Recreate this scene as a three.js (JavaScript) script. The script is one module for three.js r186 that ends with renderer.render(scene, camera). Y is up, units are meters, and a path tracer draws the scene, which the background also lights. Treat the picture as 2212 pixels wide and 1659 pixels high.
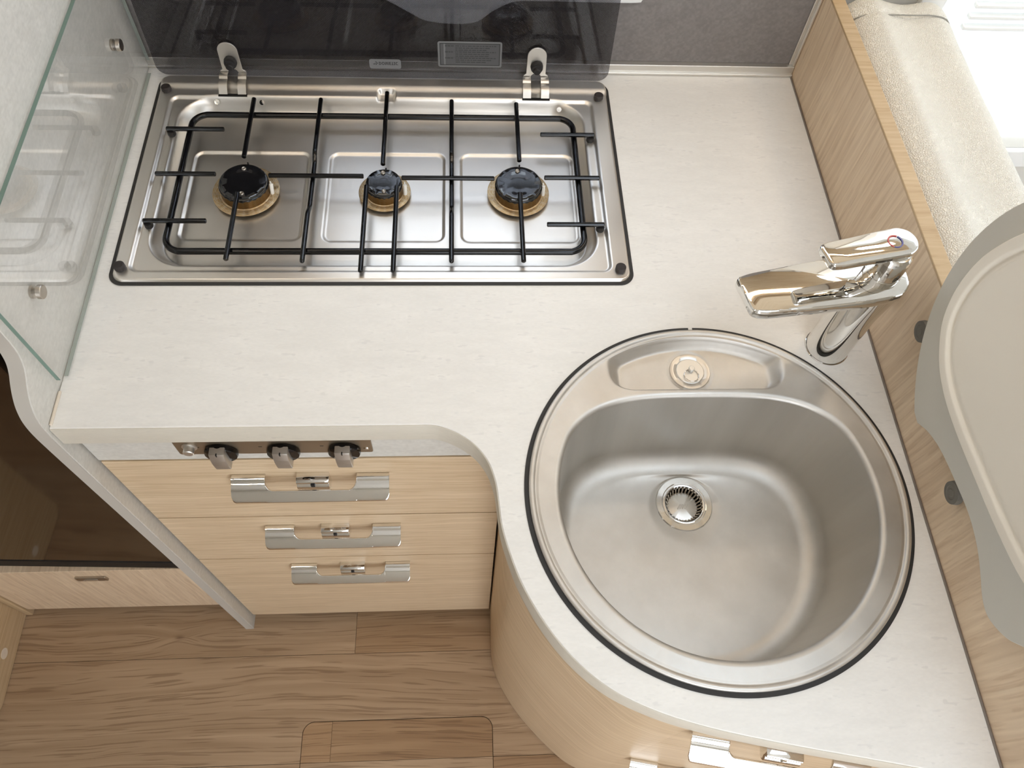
import * as THREE from 'three';
import { RoundedBoxGeometry } from 'three/addons/geometries/RoundedBoxGeometry.js';
import { mergeGeometries, mergeVertices, toCreasedNormals } from 'three/addons/utils/BufferGeometryUtils.js';
import { RectAreaLightUniformsLib } from 'three/addons/lights/RectAreaLightUniformsLib.js';

// ---------------------------------------------------------------- camera, sky, light, exposure
const scene = new THREE.Scene();
const renderer = new THREE.WebGLRenderer({ antialias: true });
renderer.toneMapping = THREE.LinearToneMapping;
renderer.toneMappingExposure = 1.01;
renderer.shadowMap.enabled = true;
RectAreaLightUniformsLib.init();

const camera = new THREE.PerspectiveCamera(51.684, 2212 / 1659, 0.02, 60);
camera.position.set(0, 1.653, 0);
camera.quaternion.setFromRotationMatrix(new THREE.Matrix4().makeBasis(
  new THREE.Vector3(0.998174, 0.048098, 0.036549),
  new THREE.Vector3(0.008308, 0.489972, -0.871698),
  new THREE.Vector3(-0.059835, 0.870410, 0.488678)));
scene.add(camera);

scene.background = new THREE.Color().setRGB(0.93, 0.975, 1.045);   // bright overcast sky all round
scene.backgroundIntensity = 4.8;
const LED_WARM = new THREE.Color().setRGB(1.0, 0.85, 0.68);
const LED_STRIP = 8;      // nits of the strip under the overhead locker
const LED_DOWN = 20;      // nits of the downlight under the locker
const LED_SPOT = 34;      // nits of the round ceiling lamps

// ---------------------------------------------------------------- small helpers
const counts = {};
const numbered = (n) => { const k = counts[n] = (counts[n] ?? -1) + 1; return k ? `${n}_${String(k).padStart(3, '0')}` : n; };
const shade = (o) => { o.traverse((m) => { if (m.isMesh) { m.castShadow = true; m.receiveShadow = true; } }); return o; };
function thing(name, label, category, pos = [0, 0, 0], turn = 0, group) {
  const o = new THREE.Group(); o.name = numbered(name); o.position.set(...pos); o.rotation.y = turn;
  o.userData = { label, category }; if (group) o.userData.group = group; scene.add(o); return o;
}
function part(parent, name, geo, mat, label) {
  const m = new THREE.Mesh(geo, mat); m.name = name; if (label) m.userData.label = label;
  m.castShadow = m.receiveShadow = true; parent.add(m); return m;
}
function struct(name, geo, mat) {
  const m = geo ? new THREE.Mesh(geo, mat) : new THREE.Group(); m.name = name; m.userData.kind = 'structure';
  m.castShadow = m.receiveShadow = true; scene.add(m); return m;
}
function single(name, label, category, geo, mat, group) {
  const m = new THREE.Mesh(geo, mat); m.name = numbered(name); m.userData = { label, category }; if (group) m.userData.group = group;
  m.castShadow = m.receiveShadow = true; scene.add(m); return m;
}
function rng(seed) { let s = seed >>> 0; return () => { s = (s + 0x6D2B79F5) >>> 0; let t = Math.imul(s ^ (s >>> 15), 1 | s); t = (t + Math.imul(t ^ (t >>> 7), 61 | t)) ^ t; return ((t ^ (t >>> 14)) >>> 0) / 4294967296; }; }
const clamp = (x, a = 0, b = 1) => Math.min(b, Math.max(a, x));
const ss = (x) => { x = clamp(x); return x * x * (3 - 2 * x); };
const lerp = (a, b, t) => a + (b - a) * t;
const smax = (a, b, k) => { const h = clamp(0.5 + 0.5 * (a - b) / k); return lerp(b, a, h) + k * h * (1 - h); };
const smin = (a, b, k) => -smax(-a, -b, k);

// uv in metres from the face direction; swap turns the grain by 90 degrees
function boxUV(g, swap = false) {
  g = g.index ? g.toNonIndexed() : g; if (!g.attributes.normal) g.computeVertexNormals();
  const p = g.attributes.position, n = p.count, uv = new Float32Array(n * 2);
  const a = new THREE.Vector3(), b = new THREE.Vector3(), c = new THREE.Vector3();
  for (let i = 0; i < n; i += 3) {
    a.fromBufferAttribute(p, i); b.fromBufferAttribute(p, i + 1); c.fromBufferAttribute(p, i + 2);
    const e = b.clone().sub(a).cross(c.clone().sub(a)); const ax = Math.abs(e.x), ay = Math.abs(e.y), az = Math.abs(e.z);
    [a, b, c].forEach((v, k) => {
      let U, V; if (ax >= ay && ax >= az) { U = v.z; V = v.y; } else if (ay >= az) { U = v.x; V = v.z; } else { U = v.x; V = v.y; }
      if (swap) [U, V] = [V, U];
      uv[(i + k) * 2] = U; uv[(i + k) * 2 + 1] = V;
    });
  }
  g.setAttribute('uv', new THREE.BufferAttribute(uv, 2)); return g;
}
function box(x0, x1, y0, y1, z0, z1, r = 0.001, swap = false) {
  const w = x1 - x0, h = y1 - y0, d = z1 - z0;
  const g = r > 0 ? new RoundedBoxGeometry(w, h, d, 2, Math.min(r, w / 2.01, h / 2.01, d / 2.01)) : new THREE.BoxGeometry(w, h, d);
  g.translate((x0 + x1) / 2, (y0 + y1) / 2, (z0 + z1) / 2); return boxUV(g, swap);
}
const merge = (gs) => mergeGeometries(gs.map((g) => { g = g.index ? g.toNonIndexed() : g; for (const k of Object.keys(g.attributes)) if (!['position', 'normal', 'uv'].includes(k)) g.deleteAttribute(k); return g; }));
function roundRect(x0, x1, y0, y1, r, s = new THREE.Shape()) {
  const rr = Array.isArray(r) ? r : [r, r, r, r];   // bl, br, tr, tl
  s.moveTo(x0 + rr[0], y0); s.lineTo(x1 - rr[1], y0); if (rr[1]) s.absarc(x1 - rr[1], y0 + rr[1], rr[1], -Math.PI / 2, 0);
  s.lineTo(x1, y1 - rr[2]); if (rr[2]) s.absarc(x1 - rr[2], y1 - rr[2], rr[2], 0, Math.PI / 2);
  s.lineTo(x0 + rr[3], y1); if (rr[3]) s.absarc(x0 + rr[3], y1 - rr[3], rr[3], Math.PI / 2, Math.PI);
  s.lineTo(x0, y0 + rr[0]); if (rr[0]) s.absarc(x0 + rr[0], y0 + rr[0], rr[0], Math.PI, Math.PI * 1.5); return s;
}
const poly = (pts, cls = THREE.Shape) => { const s = new cls(); pts.forEach(([x, y], i) => (i ? s.lineTo(x, y) : s.moveTo(x, y))); s.closePath(); return s; };
function extr(shape, depth, bevel = 0, seg = 2, curve = 24) {
  return new THREE.ExtrudeGeometry(shape, { depth: depth - 2 * bevel, bevelEnabled: bevel > 0, bevelThickness: bevel, bevelSize: bevel, bevelOffset: -bevel, bevelSegments: seg, curveSegments: curve, steps: 1 }).translate(0, 0, bevel);
}
// plan outlines are (x, -z): stands the extrusion up between y0 and y1
const plan = (shape, y0, y1, bevel = 0, seg = 2, curve = 24) => extr(shape, y1 - y0, bevel, seg, curve).rotateX(-Math.PI / 2).translate(0, y0, 0);
const XZ = (pts) => pts.map(([x, z]) => [x, -z]);
// side outlines are (-z, y): extrudes between x0 and x1
const side = (shape, x0, x1, bevel = 0, seg = 2, curve = 24) => extr(shape, x1 - x0, bevel, seg, curve).rotateY(Math.PI / 2).translate(x0, 0, 0);
const ZY = (pts) => pts.map(([z, y]) => [-z, y]);
function cyl(r0, r1, p, q, seg = 32, open = false) {   // from p (radius r0) to q (radius r1)
  const a = new THREE.Vector3(...p), b = new THREE.Vector3(...q), d = b.clone().sub(a), L = d.length();
  const g = new THREE.CylinderGeometry(r1, r0, L, seg, 1, open); g.translate(0, L / 2, 0);
  g.applyQuaternion(new THREE.Quaternion().setFromUnitVectors(new THREE.Vector3(0, 1, 0), d.normalize())); return g.translate(...p);
}
function rod(r, p, q, c = r * 0.3, seg = 16) {   // a rod with chamfered ends
  const a = new THREE.Vector3(...p), d = new THREE.Vector3(...q).sub(a), L = d.length();
  const pts = [[0, 0], [r - c, 0], [r, c], [r, L - c], [r - c, L], [0, L]].map(([x, y]) => new THREE.Vector2(x, y));
  const g = new THREE.LatheGeometry(pts, seg); g.applyQuaternion(new THREE.Quaternion().setFromUnitVectors(new THREE.Vector3(0, 1, 0), d.normalize()));
  return toCreasedNormals(g, 0.7).translate(...p);
}
const lathe = (pts, seg = 64, crease = 0.6) => toCreasedNormals(new THREE.LatheGeometry(pts.map(([x, y]) => new THREE.Vector2(x, y)), seg), crease);
function tube(pts, r, closed = false, seg = 200, rs = 12) {
  return new THREE.TubeGeometry(new THREE.CatmullRomCurve3(pts.map((p) => new THREE.Vector3(...p)), closed, 'catmullrom', 0.5), seg, r, rs, closed);
}
const smooth2 = (pts, n, closed = true, tension = 0.5) => new THREE.CatmullRomCurve3(pts.map(([x, y]) => new THREE.Vector3(x, y, 0)), closed, 'centripetal', tension).getSpacedPoints(n).map((v) => [v.x, v.y]);
// grid surface from f(i, j) -> [x, y, z]; optional closing in i
function gridGeo(nu, nv, f, closeU = false, uvf) {
  const pos = [], uv = [], idx = [];
  for (let j = 0; j <= nv; j++) for (let i = 0; i <= nu; i++) { const p = f(i / nu, j / nv); pos.push(...p); uv.push(...(uvf ? uvf(p, i / nu, j / nv) : [p[0], p[2]])); }
  for (let j = 0; j < nv; j++) for (let i = 0; i < nu; i++) { const a = j * (nu + 1) + i, b = a + 1, c = a + nu + 1, d = c + 1; idx.push(a, c, b, b, c, d); }
  const g = new THREE.BufferGeometry(); g.setAttribute('position', new THREE.Float32BufferAttribute(pos, 3)); g.setAttribute('uv', new THREE.Float32BufferAttribute(uv, 2)); g.setIndex(idx);
  g.computeVertexNormals();
  if (closeU) { const n = g.attributes.normal; for (let j = 0; j <= nv; j++) { const a = j * (nu + 1), b = a + nu; const v = new THREE.Vector3(n.getX(a) + n.getX(b), n.getY(a) + n.getY(b), n.getZ(a) + n.getZ(b)).normalize(); n.setXYZ(a, v.x, v.y, v.z); n.setXYZ(b, v.x, v.y, v.z); } }
  return g;
}

// ---------------------------------------------------------------- procedural textures
function lattice(seed, w, h) {
  const r = rng(seed), t = new Float32Array(w * h); for (let i = 0; i < t.length; i++) t[i] = r();
  return (x, y) => { const xi = Math.floor(x), yi = Math.floor(y); let fx = x - xi, fy = y - yi; fx = fx * fx * (3 - 2 * fx); fy = fy * fy * (3 - 2 * fy);
    const x0 = ((xi % w) + w) % w, x1 = (x0 + 1) % w, y0 = ((yi % h) + h) % h, y1 = (y0 + 1) % h;
    return lerp(lerp(t[y0 * w + x0], t[y0 * w + x1], fx), lerp(t[y1 * w + x0], t[y1 * w + x1], fx), fy); };
}
function tnoise(seed, w, h, oct = 3) {   // tileable fbm over u, v in 0..1
  const ls = []; for (let o = 0; o < oct; o++) ls.push([lattice(seed + o * 71, w << o, h << o), w << o, h << o, 0.5 ** o]);
  const tot = ls.reduce((s, l) => s + l[3], 0);
  return (u, v) => { let s = 0; for (const [f, a, b, k] of ls) s += k * f(u * a, v * b); return s / tot; };
}
function dataTex(w, h, f, srgb, ru, rv) {
  const d = new Uint8Array(w * h * 4);
  for (let j = 0; j < h; j++) for (let i = 0; i < w; i++) { const c = f(i / w, j / h), k = (j * w + i) * 4; d[k] = clamp(c[0]) * 255; d[k + 1] = clamp(c[1]) * 255; d[k + 2] = clamp(c[2]) * 255; d[k + 3] = 255; }
  const t = new THREE.DataTexture(d, w, h, THREE.RGBAFormat); t.wrapS = t.wrapT = THREE.RepeatWrapping; t.magFilter = THREE.LinearFilter; t.minFilter = THREE.LinearMipmapLinearFilter; t.generateMipmaps = true;
  if (srgb) t.colorSpace = THREE.SRGBColorSpace; t.repeat.set(ru, rv); t.needsUpdate = true; return t;
}
const hex = (h) => [(h >> 16 & 255) / 255, (h >> 8 & 255) / 255, (h & 255) / 255];
const mix3 = (a, b, t) => [lerp(a[0], b[0], t), lerp(a[1], b[1], t), lerp(a[2], b[2], t)];

// pale oak laminate, grain along u
function oakTex(seed, light, dark, size, strong = 1) {
  const warp = tnoise(seed, 2, 3, 3), broad = tnoise(seed + 5, 2, 14, 3), streak = tnoise(seed + 9, 4, 120, 3), pore = tnoise(seed + 13, 12, 230, 2);
  const L = hex(light), D = hex(dark);
  const val = (u, v) => { const w = v + 0.05 * (warp(u, v) - 0.5); const a = broad(u, w), b = streak(u, w), p = ss((pore(u, w) - 0.6) / 0.16); return clamp(0.5 + strong * (0.45 * (a - 0.5) + 1.2 * (b - 0.5)) + 0.40 * strong * p); };
  return [dataTex(1024, 1024, (u, v) => mix3(L, D, val(u, v)), true, 1 / size, 1 / size), dataTex(512, 512, (u, v) => { const x = val(u, v); return [1 - x, 1 - x, 1 - x]; }, false, 1 / size, 1 / size)];
}
const [oakMap, oakBump] = oakTex(11, 0xdbc5a6, 0xc1a887, 0.42, 0.9);
const [oakVMap, oakVBump] = oakTex(57, 0xe6d1b4, 0xcab194, 0.42, 0.85);
// brown vinyl oak for the floor with growth rings
function floorTex(seed) {
  const warp = tnoise(seed, 2, 4, 4), ring = tnoise(seed + 3, 2, 6, 3), streak = tnoise(seed + 7, 3, 70, 4), fine = tnoise(seed + 17, 12, 230, 2), blotch = tnoise(seed + 23, 3, 4, 3), knot = [[0.23, 0.44], [0.71, 0.8]];
  const A = hex(0xbca183), B = hex(0x95795c), C = hex(0x735941);
  return dataTex(1024, 1024, (u, v) => {
    let w = v + 0.10 * (warp(u, v) - 0.5), k = 0;
    for (const [ku, kv] of knot) { const du = (u - ku) * 2.2, dv = v - kv, d = Math.hypot(du, dv * 2.4); w += 0.03 * Math.exp(-d * d * 90) * Math.sign(dv || 1); k += Math.exp(-d * d * 2500); }
    const r = 0.5 + 0.5 * Math.sin((w * 16 + 3 * ring(u, w)) * Math.PI * 2);
    let t = 0.30 + 0.16 * (r - 0.5) + 0.75 * (streak(u, w) - 0.5) + 0.55 * (blotch(u, v) - 0.5) + 0.15;
    const p = ss((fine(u, w) - 0.60) / 0.14); let c = mix3(A, B, clamp(t)); c = mix3(c, C, clamp(0.42 * p + 0.6 * k)); return c;
  }, true, 1 / 0.95, 1 / 0.50);
}
const floorMap = floorTex(101);
// stone-look worktop laminate with short horizontal flecks
const cn1 = tnoise(31, 10, 40, 3), cn2 = tnoise(37, 36, 150, 2), cn3 = tnoise(41, 4, 6, 3), cn4 = tnoise(43, 90, 220, 2);
const counterMap = dataTex(1024, 1024, (u, v) => {
  const f = ss((cn2(u, v) - 0.66) / 0.12) * ss((cn1(u, v) - 0.45) / 0.2), d = 0.030 * (cn3(u, v) - 0.5) + 0.03 * (cn1(u, v) - 0.5) + 0.022 * (cn4(u, v) - 0.5);
  const b = [0.905 + d, 0.893 + d, 0.868 + d]; return mix3(b, [0.78, 0.77, 0.755], 0.26 * f);
}, true, 1 / 0.32, 1 / 0.32);
const gn1 = tnoise(51, 60, 60, 2), gn2 = tnoise(53, 8, 8, 3), gn3 = tnoise(55, 20, 110, 2);
const greyMap = dataTex(512, 512, (u, v) => { const d = 0.05 * (gn1(u, v) - 0.5) + 0.03 * (gn2(u, v) - 0.5) + 0.04 * (gn3(u, v) - 0.5); return [0.79 + d, 0.775 + d, 0.74 + d]; }, true, 1 / 0.2, 1 / 0.2);
const splashMap = dataTex(512, 512, (u, v) => { const d = 0.07 * (gn1(u, v) - 0.5) + 0.03 * (gn2(u, v) - 0.5); return [0.475 + d, 0.452 + d, 0.438 + d]; }, true, 1 / 0.2, 1 / 0.2);
// satin steel: faint streaks along u
const sn1 = tnoise(61, 2, 110, 2), sn2 = tnoise(63, 6, 8, 3);
const steelRough = dataTex(512, 512, (u, v) => { const r = 0.35 + 0.03 * (sn1(u, v) - 0.5) + 0.08 * (sn2(u, v) - 0.5); return [r, r, r]; }, false, 1 / 0.25, 1 / 0.25);
const sn3 = tnoise(67, 10, 10, 4), sn4 = tnoise(69, 120, 120, 2);
const sinkRough = dataTex(512, 512, (u, v) => { const r = 0.50 + 0.16 * (sn3(u, v) - 0.5) + 0.06 * (sn4(u, v) - 0.5); return [r, r, r]; }, false, 1 / 0.3, 1 / 0.3);
const sinkMap = dataTex(512, 512, (u, v) => { const d = 0.10 * (sn3(u, v) - 0.5); return [0.86 + d, 0.85 + d, 0.835 + d]; }, true, 1 / 0.3, 1 / 0.3);
const burnt = tnoise(71, 8, 8, 4);
const brassMap = dataTex(256, 256, (u, v) => mix3(hex(0xd6cab4), hex(0xb8935c), ss(1.6 * burnt(u, v) - 0.3)), true, 1 / 0.08, 1 / 0.08);
// pebbled leatherette relief
const leatherBump = (() => { const N = 44, r = rng(77), px = [], py = []; for (let i = 0; i < N * N; i++) { px.push(r()); py.push(r()); }
  return dataTex(512, 512, (u, v) => { const x = u * N, y = v * N, xi = Math.floor(x), yi = Math.floor(y); let d1 = 9, d2 = 9;
    for (let a = -1; a <= 1; a++) for (let b = -1; b <= 1; b++) { const cx = (xi + a + N) % N, cy = (yi + b + N) % N, k = cy * N + cx, d = Math.hypot(xi + a + px[k] - x, yi + b + py[k] - y); if (d < d1) { d2 = d1; d1 = d; } else if (d < d2) d2 = d; }
    const h = ss((d2 - d1) / 0.45); return [h, h, h]; }, false, 1 / 0.11, 1 / 0.11); })();
// dots printed on the glass lid: open dots in a dark screen
const dotMap = dataTex(64, 64, (u, v) => { const f = (a, b) => Math.hypot(a - Math.round(a), b - Math.round(b)); const d = Math.min(f(u, v), f(u - 0.5, v - 0.5)); const t = lerp(0.66, 0.96, 1 - ss((d - 0.245) / 0.10)); return [t, t, t * 1.01]; }, true, 1 / 0.0021, 1 / 0.0021);

const canvasTex = (w, h, draw) => { const c = document.createElement('canvas'); c.width = w; c.height = h; draw(c.getContext('2d'), w, h); const t = new THREE.CanvasTexture(c); t.colorSpace = THREE.SRGBColorSpace; t.magFilter = THREE.LinearFilter; return t; };

// ---------------------------------------------------------------- materials
const std = (o) => new THREE.MeshStandardMaterial(o), phys = (o) => new THREE.MeshPhysicalMaterial(o);
const M = {
  oakH: phys({ map: oakMap, bumpMap: oakBump, bumpScale: 0.0002, roughness: 0.42, specularIntensity: 0.45 }),
  oakV: phys({ map: oakVMap, bumpMap: oakVBump, bumpScale: 0.0003, roughness: 0.45, specularIntensity: 0.6 }),
  oakEdge: phys({ map: oakMap, color: 0xe9e4da, roughness: 0.45 }),
  floor: [0xffffff, 0xf6efe6, 0xefe6da, 0xfaf3ec].map((c) => phys({ map: floorMap, color: c, roughness: 0.5, specularIntensity: 0.7 })),
  subfloor: std({ color: 0x3a2a1c, roughness: 0.9 }),
  counter: phys({ map: counterMap, roughness: 0.38, specularIntensity: 0.8 }),
  counterEdge: phys({ map: counterMap, color: 0xdfdacf, roughness: 0.42 }),
  grey: phys({ map: greyMap, roughness: 0.5 }),
  greyEdge: phys({ color: 0xb9b3a9, roughness: 0.5 }),
  splash: phys({ map: splashMap, roughness: 0.55 }),
  wall: std({ color: 0xdcd8cf, roughness: 0.8 }),
  ceiling: std({ color: 0xe9e6df, roughness: 0.9 }),
  steel: phys({ color: 0xe9e4dc, metalness: 1, roughness: 1, roughnessMap: steelRough, anisotropy: 0.5, anisotropyRotation: Math.PI / 2 }),
  brushed: std({ color: 0xd2cdc5, metalness: 1, roughness: 0.36 }),
  sink: std({ map: sinkMap, color: 0xf0eeea, metalness: 1, roughness: 1, roughnessMap: sinkRough }),
  chrome: std({ color: 0xe6e4e0, metalness: 1, roughness: 0.04 }),
  chromeSoft: std({ color: 0xd9d7d3, metalness: 1, roughness: 0.16 }),
  satin: std({ color: 0xb9b1a6, metalness: 1, roughness: 0.3 }),
  alu: std({ color: 0xdedbd5, metalness: 1, roughness: 0.42 }),
  enamel: phys({ color: 0x060608, roughness: 0.16, specularIntensity: 0.9 }),
  cap: phys({ color: 0x0c0d10, roughness: 0.12, clearcoat: 1, clearcoatRoughness: 0.05 }),
  brass: std({ map: brassMap, metalness: 0.85, roughness: 0.42 }),
  burnerBody: std({ map: brassMap, color: 0x9c8c74, metalness: 0.9, roughness: 0.45 }),
  ceramic: phys({ color: 0xefece4, roughness: 0.3 }),
  rubber: std({ color: 0x1d1a19, roughness: 0.7 }),
  gasket: std({ color: 0x2a2826, roughness: 0.65 }),
  dark: std({ color: 0x070606, roughness: 0.6 }),
  bumper: std({ color: 0x2b2523, roughness: 0.55 }),
  lid: phys({ map: dotMap, color: 0xeeeeef, transmission: 1, thickness: 0, roughness: 0.02, ior: 1.38, specularIntensity: 0.6 }),
  glass: phys({ color: 0xffffff, transmission: 1, thickness: 0, roughness: 0.01, ior: 1.5 }),
  glassEdge: phys({ color: 0x86a094, roughness: 0.3, transmission: 0.4, thickness: 0 }),
  glassEdgePale: phys({ color: 0xc4cbc2, roughness: 0.35, transmission: 0.5, thickness: 0 }),
  pane: phys({ color: 0xf4f8fb, transmission: 1, thickness: 0, roughness: 0.02, ior: 1.45 }),
  plate: std({ color: 0x9a8a75, metalness: 0.8, roughness: 0.36 }),
  knobGrip: std({ color: 0xbdb8b0, metalness: 0.85, roughness: 0.38 }),
  fridge: phys({ color: 0x0c0603, roughness: 0.06, specularIntensity: 1, specularColor: new THREE.Color(1, 0.80, 0.60), ior: 1.75 }),
  leather: phys({ color: 0xe9e4d8, roughness: 0.5, bumpMap: leatherBump, bumpScale: 0.0008 }),
  cream: phys({ color: 0xece4d5, roughness: 0.45 }),
  coverGrey: phys({ color: 0xcac6bb, roughness: 0.5 }),
  holder: std({ color: 0x6e6a62, roughness: 0.6 }),
  dimBlind: phys({ color: 0xf4f4f2, transmission: 0.45, thickness: 0, roughness: 1 }),  // for the sheet added to dim the dinette window
  white: std({ color: 0xf1f0ec, roughness: 0.5 }),
  frame: std({ color: 0xe8e8e6, roughness: 0.45 }),
  seal: std({ color: 0xd9cbb8, roughness: 0.5 }),
  sealDark: std({ color: 0x857c74, roughness: 0.5, metalness: 0.3 }),
  red: std({ color: 0xa31c2a, roughness: 0.3 }), blue: std({ color: 0x23307e, roughness: 0.3 }),
};

// ================================================================ THE SETTING
const ZB = -0.932;                       // face of the back wall behind the worktop
// ---- floor: vinyl planks and the hatch cut into them
const floor = struct('floor');
part(floor, 'subfloor', box(-1.75, 2.35, -0.05, -0.0045, -1.0, 1.2, 0), M.subfloor);
const HATCH = [-0.3114, 0.0476, -0.1905, 0.17];
{
  const rows = [-0.9, -0.705, -0.51, -0.315, -0.12, 0.075, 0.27, 0.465, 0.66, 0.855, 1.15], joints = [[-0.9, 0.4, 1.5], [-0.6, 0.5, 1.7], [-0.2222, 0.9], [-1.0, 0.55, 1.6], [-0.5, 0.8], [-1.1, 0.1, 1.2], [-0.3, 0.9], [-1.0, 0.3, 1.4], [-0.6, 0.7], [-0.1, 1.1]];
  const gap = 0.0004, r = rng(5);
  let k = 0;
  for (let i = 0; i + 1 < rows.length; i++) {
    const xs = [-1.72, ...joints[i], 2.33], z0 = rows[i] + gap, z1 = rows[i + 1] - gap;
    for (let j = 0; j + 1 < xs.length; j++) {
      const x0 = xs[j] + gap, x1 = xs[j + 1] - gap;
      let pts;                                          // cut away the hatch where a plank runs under it
      const [hx0, hx1, hz0, hz1] = [HATCH[0] - 0.0012, HATCH[1] + 0.0012, HATCH[2] - 0.0012, HATCH[3] + 0.0012], hr = 0.022;
      const s = [];
      const arc = (cx, cz, a0, a1) => { const o = []; for (let n = 0; n <= 10; n++) { const a = lerp(a0, a1, n / 10); o.push([cx + hr * Math.cos(a), cz + hr * Math.sin(a)]); } return o; };
      if (x0 < hx0 && x1 > hx1 && z0 < hz0 && z1 > hz0) s.push([[x0, z0], [x1, z0], [x1, z1], [hx1, z1], ...arc(hx1 - hr, hz0 + hr, 0, -Math.PI / 2), ...arc(hx0 + hr, hz0 + hr, -Math.PI / 2, -Math.PI), [hx0, z1], [x0, z1]]);
      else if (x0 < hx0 && x1 > hx1 && z0 >= hz0 && z1 <= hz1) s.push([[x0, z0], [hx0, z0], [hx0, z1], [x0, z1]], [[hx1, z0], [x1, z0], [x1, z1], [hx1, z1]]);
      else if (x0 < hx0 && x1 > hx1 && z0 < hz1 && z1 > hz1) s.push([[x0, z0], [hx0, z0], [hx0, hz1], [hx1, hz1], [hx1, z0], [x1, z0], [x1, z1], [x0, z1]]);
      else s.push([[x0, z0], [x1, z0], [x1, z1], [x0, z1]]);
      for (pts of s) {
        const g = boxUV(plan(poly(XZ(pts)), -0.0045, 0, 0)); const uv = g.attributes.uv, ou = r() * 3, ov = r() * 2; for (let n = 0; n < uv.count; n++) uv.setXY(n, uv.getX(n) + ou, uv.getY(n) + ov);
        part(floor, 'plank', g, M.floor[k++ % 4]);
      }
    }
  }
}
{
  const t = thing('floor_hatch', 'rounded floor hatch let into the brown planks in front of the drawers', 'hatch');
  const hr = 0.021, [x0, x1, z0, z1] = HATCH, r = rng(8);
  const piece = (pts, m) => { const g = boxUV(plan(poly(XZ(pts)), -0.0042, 0, 0)), uv = g.attributes.uv, ou = r() * 3, ov = r() * 2; for (let n = 0; n < uv.count; n++) uv.setXY(n, uv.getX(n) + ou, uv.getY(n) + ov); part(t, 'plank', g, m); };
  const arc = (cx, cz, a0, a1) => { const o = []; for (let n = 0; n <= 10; n++) { const a = lerp(a0, a1, n / 10); o.push([cx + hr * Math.cos(a), cz + hr * Math.sin(a)]); } return o; };
  piece([...arc(x0 + hr, z0 + hr, Math.PI, Math.PI * 1.5), [-0.2574, z0], [-0.2574, -0.1204], [x0, -0.1204]], M.floor[1].clone());
  t.children[0].material.color.set(0xfff6ea);
  piece([[-0.2568, z0], ...arc(x1 - hr, z0 + hr, Math.PI * 1.5, Math.PI * 2), [x1, -0.1204], [-0.2568, -0.1204]], M.floor[2]);
  piece([[x0, -0.1198], [x1, -0.1198], [x1, z1], [x0, z1]], M.floor[0]);
}
// ---- walls, ceiling and their openings
const wallWithHoles = (x0, x1, y0, y1, holes) => { const s = poly([[x0, y0], [x1, y0], [x1, y1], [x0, y1]]); for (const h of holes) s.holes.push(roundRect(...h, 0.03, new THREE.Path())); return s; };
const KW = [-0.232, 0.212, 1.055, 1.44];         // kitchen window opening x0 x1 y0 y1
const DW = [0.64, 1.78, 0.755, 1.50];             // dinette window
struct('wall_back', boxUV(extr(wallWithHoles(-1.75, 2.35, -0.05, 2.08, [KW, DW]), 0.045).translate(0, 0, -0.985)), M.wall);
const FD = [-0.12, 0.66, 0.12, 1.86];             // the open entrance door opposite
struct('wall_front', boxUV(extr(wallWithHoles(-1.75, 2.35, -0.05, 2.08, [FD]), 0.045).translate(0, 0, 1.155)), M.wall);
struct('wall_left', box(-1.79, -1.745, -0.05, 2.08, -0.985, 1.2, 0), M.wall);
const CW = [-0.85, 1.0, 0.90, 1.85];            // cab side: windscreen opening (z0 z1 y0 y1)
struct('wall_right', boxUV(side((() => { const s = poly(ZY([[-0.985, -0.05], [1.2, -0.05], [1.2, 2.08], [-0.985, 2.08]])); s.holes.push(roundRect(-CW[1], -CW[0], CW[2], CW[3], 0.05, new THREE.Path())); return s; })(), 2.345, 2.39)), M.wall);
const SK = [0.25, 0.85, -0.35, 0.35];            // roof light x0 x1 z0 z1
struct('ceiling', boxUV(plan((() => { const s = poly(XZ([[-1.79, -0.985], [2.39, -0.985], [2.39, 1.2], [-1.79, 1.2]])); s.holes.push(roundRect(SK[0], SK[1], -SK[3], -SK[2], 0.04, new THREE.Path())); return s; })(), 2.05, 2.095)), M.ceiling);
{ // roof light frame
  const w = struct('window_3');
  const s = roundRect(SK[0] - 0.04, SK[1] + 0.04, -SK[3] - 0.04, -SK[2] + 0.04, 0.05); s.holes.push(roundRect(SK[0], SK[1], -SK[3], -SK[2], 0.04, new THREE.Path()));
  part(w, 'window_frame', plan(s, 2.035, 2.05, 0.003), M.white);
  part(w, 'pane', plan(roundRect(SK[0], SK[1], -SK[3], -SK[2], 0.04), 2.08, 2.084), M.pane);
}
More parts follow.
